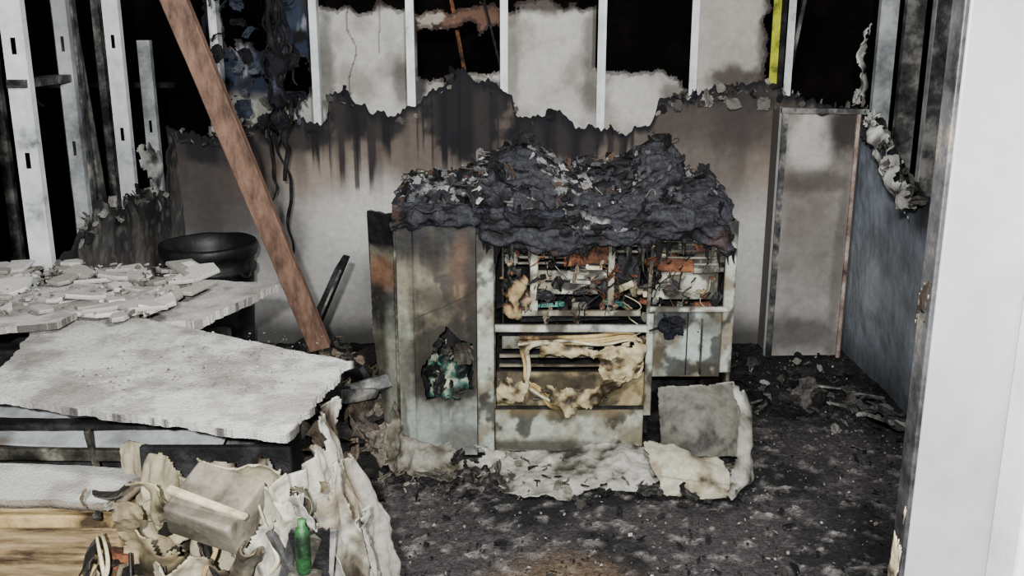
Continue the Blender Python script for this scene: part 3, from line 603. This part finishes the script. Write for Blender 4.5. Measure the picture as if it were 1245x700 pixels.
loft('melted_foot',[[(-.48,3.7,.25),(-.42,3.62,.14),(-.32,3.6,.1),(-.2,3.6,.1)],[(-.52,3.66,.12),(-.44,3.56,.07),(-.32,3.52,.06),(-.16,3.52,.07)],[(-.52,3.6,.02),(-.44,3.48,.02),(-.3,3.45,.02),(-.10,3.44,.015)]],90,36,lambda u,v,p,d:mix(wht(u,v,p,d+.08),C(84,78,62),.5),disp=.03,ds=12,rag=.18,sides='lrt',thick=.006,parent=pc,holes=.7)
flakes('skirt_scraps',170,lambda:(random.uniform(-.5,.85),random.uniform(3.30,3.6),.04),(.01,.045),[C(146,143,132),C(108,104,92),C(80,76,70),C(36,34,32),C(24,23,22)],mat=M_plas,parent=pc,tilt=.7,thick=.003)

# ================================================================ left foreground wreck
dk=empty('burnt_desk',(-.9,2.4,0))
box('carcass',-1.45,-.60,2.20,2.62,0,.70,M_black,dk,bevel=.01)
box('carcass_rear',-1.45,-.92,2.62,3.1,0,.74,M_black,dk,bevel=.01)
box('top_board',-1.5,-.56,2.18,2.60,.74,.78,M_black,dk,rot=(0,0,0),bevel=.008)
box('top_support',-1.44,-.62,2.2,2.6,.70,.74,M_studR,dk)
box('tile_packing',-1.44,-.66,2.28,2.60,.78,.845,M_black,dk,jit=.01)
box('tile_packing_rear',-1.44,-.96,2.6,3.05,.74,.82,M_black,dk,jit=.01)
loft('metal_shelf_top',[[(-1.5,2.15,.745),(-1.2,2.14,.745),(-.9,2.12,.74),(-.68,2.08,.735)],[(-1.5,2.38,.83),(-1.2,2.36,.83),(-.9,2.33,.82),(-.66,2.3,.80)]],90,30,
   lambda u,v,p,d:mix(mix(C(164,168,170),C(112,114,116),sm(-.2,.4,d)),C(80,58,38),sm(.35,.6,d+.5*N(p.x,p.y,0,8,3))*.6),disp=.004,ds=5,thick=.005,mat=M_enam,parent=dk)
box('shelf_lip',-1.5,-.70,2.115,2.13,.715,.745,M_grn2,dk,rot=(0,0,-1.5),jit=.004)
box('shelf_bracket',-.98,-.965,2.105,2.12,.69,.80,M_grn2,dk,rot=(10,0,0),jit=.003)
bx=empty('wooden_crate',(-1.1,2.0,.5))
M_crate=mat3('scorched_pine',C(50,38,24),C(126,108,78),C(164,146,112),6,(.36,.52,.7),.8,0,.3,(1,1,8))
loft('lid',[[(-1.5,1.965,.692),(-1.1,1.95,.692),(-.85,1.94,.687)],[(-1.5,2.05,.70),(-1.1,2.04,.70),(-.83,2.03,.695)],[(-1.5,2.11,.71),(-1.1,2.10,.71),(-.81,2.09,.70)]],80,40,
   lambda u,v,p,d:mix(mix(C(166,166,161),C(120,117,109),sm(-.2,.4,d)),C(84,68,46),sm(.12,.0,min(1-u,v))*.7),disp=.004,ds=6,thick=.016,mat=M_ash,parent=bx)
box('front',-1.5,-.86,1.97,1.985,.05,.67,M_crate,bx)
box('right_side',-.875,-.86,1.985,2.09,.05,.67,M_crate,bx)
box('front_rail',-1.5,-.86,1.945,1.97,.635,.665,M_yel,bx,jit=.003)
box('front_rail_low',-1.5,-.86,1.95,1.97,.55,.565,M_crate,bx,jit=.004)
box('corner_batten',-.90,-.86,1.945,1.97,.05,.635,M_crate,bx,jit=.002)
box('skid_left',-1.45,-1.38,1.99,2.1,0,.05,M_crate,bx); box('skid_right',-.95,-.88,1.99,2.1,0,.05,M_crate,bx)
box('rust_bracket',-.885,-.835,1.90,1.94,.35,.60,M_rust,bx,rot=(0,6,0),jit=.008)
CM=lambda base,dk_=(36,30,22):(lambda u,v,p,d:mix(mix(C(*base),mix(C(*base),C(112,98,70),.7),sm(-.05,.35,d)),C(*dk_),sm(.15,.5,d+.35*N(p.x*2,p.y*2,p.z,5,2))))
def drape(name,top,bot,seed,disp=.035,base=(200,192,160),rag=.08,bulge=.05,an=(2.2,1,.6),holes=.65,ds=4.5):
    rows=[]
    for v in (0,.15,.3,.45,.6,.8,1):
        r=[]
        for i in range(len(top)):
            a=Vector(top[i]); b=Vector(bot[i]); p=a.lerp(b,v); p.y-=bulge*math.sin(v*3.14); p.x+=.03*N(i,v*4,seed,1,seed); r.append(p)
        rows.append(r)
    return loft(name,rows,110,130,CM(base),disp=disp,ds=ds,rag=rag,rs=9,sides='lrbt',thick=.005,parent=dk,seed=seed,an=an,holes=holes)
drape('drape_front',[(-.90,2.10,.78),(-.8,2.06,.78),(-.65,2.0,.78),(-.5,1.97,.78)],[(-.84,2.0,.1),(-.7,1.96,.1),(-.58,1.93,.1),(-.44,1.9,.1)],1,disp=.05,base=(152,145,122))
drape('drape_right',[(-.56,1.98,.80),(-.49,1.99,.80),(-.45,2.1,.81),(-.45,2.28,.82)],[(-.46,1.88,.0),(-.36,1.92,.0),(-.28,2.08,.0),(-.26,2.3,.0)],4,disp=.042,base=(144,143,134),an=(3.5,3,.35),rag=.1)
drape('drape_corner',[(-.45,2.03,.72),(-.40,2.12,.73),(-.38,2.27,.70)],[(-.34,1.95,.02),(-.27,2.08,.02),(-.24,2.3,.02)],7,disp=.042,base=(132,130,121),an=(3.5,3,.35),rag=.1)
box('shadow_board',-.84,-.50,2.05,2.07,.05,.78,M_black,dk)
PCS=[(-.74,1.94,.69,.08,.08,25,10,-10,(172,163,130)),(-.48,1.88,.68,.05,.11,10,-20,5,(160,157,141)),(-.79,1.91,.56,.08,.12,15,20,0,(160,149,116)),
      (-.52,1.84,.55,.06,.17,5,-12,12,(150,148,136)),(-.66,1.86,.56,.09,.10,25,-15,0,(168,162,140)),(-.58,1.95,.76,.12,.05,35,8,0,(160,154,130)),
      (-.38,1.94,.62,.05,.20,0,-10,30,(148,147,138)),(-.60,1.84,.46,.12,.08,20,6,4,(164,158,136)),(-.43,1.88,.66,.04,.15,5,-14,10,(146,145,136)),
      (-.33,2.0,.5,.05,.18,0,-12,35,(138,137,129)),(-.56,1.81,.60,.025,.10,8,28,0,(66,62,54)),(-.71,1.82,.50,.03,.12,10,-35,0,(60,54,44))]
for i,(cx,cy,cz,w,h,rx,ry,rz,b) in enumerate(PCS):
    R=Euler([math.radians(a) for a in (rx,ry,rz)]).to_matrix(); rows=[]
    for v in (-1,-.33,.33,1): rows.append([Vector((cx,cy,cz))+R@Vector((u*w,.02*math.sin(u*5+v*3+i)-.02*(1-u*u),v*h)) for u in (-1,-.33,.33,1)])
    loft('crumpled_casing_%d'%i,rows,50,50,CM(b),disp=.03,ds=6,rag=.22,rs=10,thick=.004,parent=dk,seed=i*3.7+1)
M_carton=mat3('smoked_carton',C(66,62,52),C(112,106,94),C(138,133,120),5,rough=.8)
box('carton',-.69,-.53,1.80,1.93,.685,.775,M_carton,dk,rot=(28,10,-20),jit=.010,bevel=.006)
box('carton_strip',-.70,-.52,1.785,1.80,.770,.782,M_cream,dk,rot=(0,14,-14),jit=.003)
flakes('casing_scraps',60,lambda:(random.uniform(-.92,-.38),random.uniform(1.84,1.95),random.uniform(.42,.74)),(.012,.045),[C(150,146,128),C(110,100,76),C(30,28,24),C(44,40,34),C(90,84,70)],mat=M_plas,parent=dk,tilt=1.3,thick=.003,curl=.9)
for i in range(14):
    x=random.uniform(-.90,-.42); z=random.uniform(.55,.74)
    tube('molten_strand_%d'%i,[(x,1.86,z,.003),(x+random.uniform(-.04,.04),1.83,z-.06,.005),(x+random.uniform(-.06,.06),1.82,z-.12,.006),(x+random.uniform(-.06,.06),1.83,z-.18,.005),(x+random.uniform(-.06,.06),1.86,z-.28,.004)],.01,random.choice((M_cream,M_yel,M_black,M_grn2)),dk)
for i in range(9):
    x=-.45+random.uniform(-.04,.06); box('dark_slat_%d'%i,x,x+.022,1.82,1.83,.50,.70,random.choice((M_black,M_black,M_grn2,M_studR)),dk,rot=(0,random.uniform(-25,25),random.uniform(-30,30)),jit=.006)
bt=empty('green_bottle',(-.43,1.80,.62))
lathe('glass',[(0,0),(.012,.0),(.015,.01),(.016,.085),(.012,.1),(.008,.105),(.008,.12),(0,.12)],(-.425,1.80,.615),M_green,bt,seg=20)
box('bottle_ledge',-.46,-.39,1.78,1.9,.598,.613,M_grn2,dk,jit=.003)

def slab(name,P,nu,nv,th,seed,top=(196,196,190),parent=None,rag=.018):
    bl,br,tr,tl=[Vector(p) for p in P]
    rows=[[bl.lerp(tl,v).lerp(br.lerp(tr,v),u)+Vector((0,0,.005*N(u*2,v*2,seed,1,2))) for u in (0,.33,.66,1)] for v in (0,.33,.66,1)]
    def cf_(u,v,p,d):
        a=F(p.x,p.y,0,5,seed+31); c=mix(C(*top),C(134,131,126),sm(-.25,.45,a)); c=mix(c,C(98,93,87),sm(.0,.55,F(p.x,p.y,0,14,seed+3))*.5)
        c=mix(c,C(84,80,75),sm(.25,.55,N(p.x,p.y,0,110,3))*.4)
        m=min(u,1-u,v,1-v); return mix(c,C(40,36,32),(1-sm(.0,.016,m+.008*a))*.9)
    return loft(name,rows,nu,nv,cf_,disp=.004,ds=8,rag=rag,rs=14,thick=th,mat=M_ash,seed=seed,parent=parent,smooth=False)
slab('ceiling_tile',[(-1.20,2.07,.885),(-.46,1.88,.870),(-.40,2.36,.865),(-1.35,2.80,.905)],280,210,.018,3,rag=.035,top=(174,174,170))
slab('ceiling_tile',[(-1.6,2.70,.85),(-.90,2.72,.86),(-.77,3.18,.85),(-1.5,3.27,.87)],180,120,.026,8,top=(164,162,157),rag=.035)
slab('ceiling_tile',[(-1.75,2.4,.90),(-1.2,2.5,.925),(-1.18,2.95,.92),(-1.7,2.95,.90)],130,110,.018,12,top=(180,178,173),rag=.05)
rb=empty('broken_tile_pieces',(-1.3,2.8,.9))
def platesamp():
    a=random.random()**1.2; b=random.random(); return (-1.65+a*.66,2.60+.58*b,.905+.03*random.random())
shards('plates',75,platesamp,(.04,.13),[C(190,188,182),C(170,168,162),C(146,143,136)],parent=rb,tilt=.12,hfix=.012,dk=.3)
shards('crumbs',700,platesamp,(.004,.018),[C(190,188,180),C(140,136,130),C(100,95,88)],parent=rb,th=.5,tilt=.4)
shards('tile_crumbs',420,lambda:(random.uniform(-1.25,-.5),random.uniform(2.12,2.55),.893),(.0015,.006),[C(120,115,106),C(90,86,80),C(190,188,180)],parent=rb,th=.4,tilt=.3)

# ---------------------------------------------------------------- rubble on floor
def fl(x0,x1,y0,y1,h=0): return lambda:(random.uniform(x0,x1),random.uniform(y0,y1),random.uniform(-.004,.004)+h*random.random())
dkc=[C(18,18,19),C(32,32,33),C(48,46,45),C(66,63,60)]
fd=empty('floor_debris',(.6,3.5,0))
shards('grit',5600,fl(-.4,1.75,1.9,5.1),(.002,.010),dkc+[C(150,146,140),C(104,98,92)],M_char,fd,th=.6)
flakes('burnt_scraps',240,fl(-.4,1.72,2.3,5.1,.01),(.008,.03),dkc+[C(24,24,26)],M_char,fd,tilt=.35)
flakes('scraps_by_wall',100,fl(.95,1.72,4.1,4.9,.04),(.02,.08),dkc+[C(24,24,26),C(80,76,72)],M_char,fd,tilt=.5)
flakes('pale_scraps',16,fl(1.0,1.7,3.7,4.85,.04),(.015,.045),[C(150,148,142),C(110,108,102)],M_ash,fd,tilt=.6)
flakes('pale_specks',34,fl(-.3,1.3,2.3,3.2,.005),(.004,.012),[C(190,188,182),C(150,140,130)],M_ash,fd,tilt=.6)
flakes('bent_tin',5,lambda:(1.6+random.uniform(-.08,.08),4.1+random.uniform(-.1,.1),.03),(.04,.10),[C(120,120,118),C(70,70,70)],M_char,fd,tilt=.4,curl=1)
for i in range(10):
    x=random.uniform(1.0,1.7); y=random.uniform(3.8,4.8); L=random.uniform(.03,.11)
    box('metal_scrap_%d'%i,x-L,x+L,y-.006,y+.006,.03,.034,random.choice([M_studR,M_studR,M_black]),fd,rot=(random.uniform(-12,12),random.uniform(-8,8),random.uniform(0,180)),jit=.008,bevel=0)
hp=empty('charred_rubble_heap',(-.75,3.9,0))
def heap(x,y,rx,ry,h):
    def f():
        a=random.uniform(0,6.28); r=random.random()**.6; return (x+rx*r*math.cos(a),y+ry*r*math.sin(a),h*(1-r)*random.uniform(.8,1)+.02)
    return f
rowsH=[[(-1.2+.72*i/6,3.5+1.0*j/5,.0+.40*math.sin(3.14*i/6)*math.sin(3.14*j/5)) for i in range(7)] for j in range(6)]
loft('core',rowsH,50,50,lambda u,v,p,d:mix(C(16,16,16),C(70,64,58),sm(.1,.6,d)),disp=.04,ds=9,mat=M_char,thick=0,parent=hp)
shards('chunks',400,heap(-.82,3.98,.40,.5,.42),(.02,.07),dkc+[C(106,94,80)],M_char,hp,th=.35)
flakes('scraps',300,heap(-.80,3.95,.42,.5,.45),(.03,.11),dkc+[C(106,94,80),C(30,30,32),C(120,112,100)],M_char,hp,tilt=.7)
box('charred_board',-.80,-.77,3.85,4.1,.36,.76,M_black,hp,rot=(0,25,0),jit=.006)
box('charred_board_edge',-.765,-.755,3.84,3.86,.42,.76,M_studR,hp,rot=(0,25,0))
for i in range(14):
    x=random.uniform(-1.05,-.5); y=random.uniform(3.55,4.0); box('board_scrap_%d'%i,x-.1,x+.1,y-.012,y+.012,.28,.33,random.choice([M_black,M_grn2,M_studR]),hp,rot=(random.uniform(-30,30),random.uniform(-50,50),random.uniform(-60,60)),jit=.01)

# ---------------------------------------------------------------- light, world, camera
w=bpy.data.worlds.new('World'); S.world=w; w.use_nodes=True
w.node_tree.nodes['Background'].inputs[0].default_value=(.94,.97,1,1); w.node_tree.nodes['Background'].inputs[1].default_value=.3
def light(name,kind,loc,e,size,target,colr=(1,1,1)):
    ld=bpy.data.lights.new(name,kind); ld.energy=e; ld.color=colr
    if kind=='AREA': ld.size=size
    else: ld.shadow_soft_size=size
    o=bpy.data.objects.new(name,ld); S.collection.objects.link(o); o.location=loc
    o.rotation_euler=(Vector(target)-Vector(loc)).to_track_quat('-Z','Y').to_euler()
    return o
light('camera_flash','POINT',(-.05,-.35,1.95),820,.03,(0,4,.8),(1,.99,.97))
light('fill_area','AREA',(.25,1.35,2.30),112,.3,(.1,5,.8),(1,.99,.97))  # added fill lamp out of view, evens out flash falloff inside the room
cam=bpy.data.cameras.new('camera'); co=bpy.data.objects.new('camera',cam); S.collection.objects.link(co)
co.location=(0,0,1.7); co.rotation_euler=(math.radians(75),0,0); cam.lens=34.7; cam.sensor_width=36; cam.clip_start=.02
S.camera=co
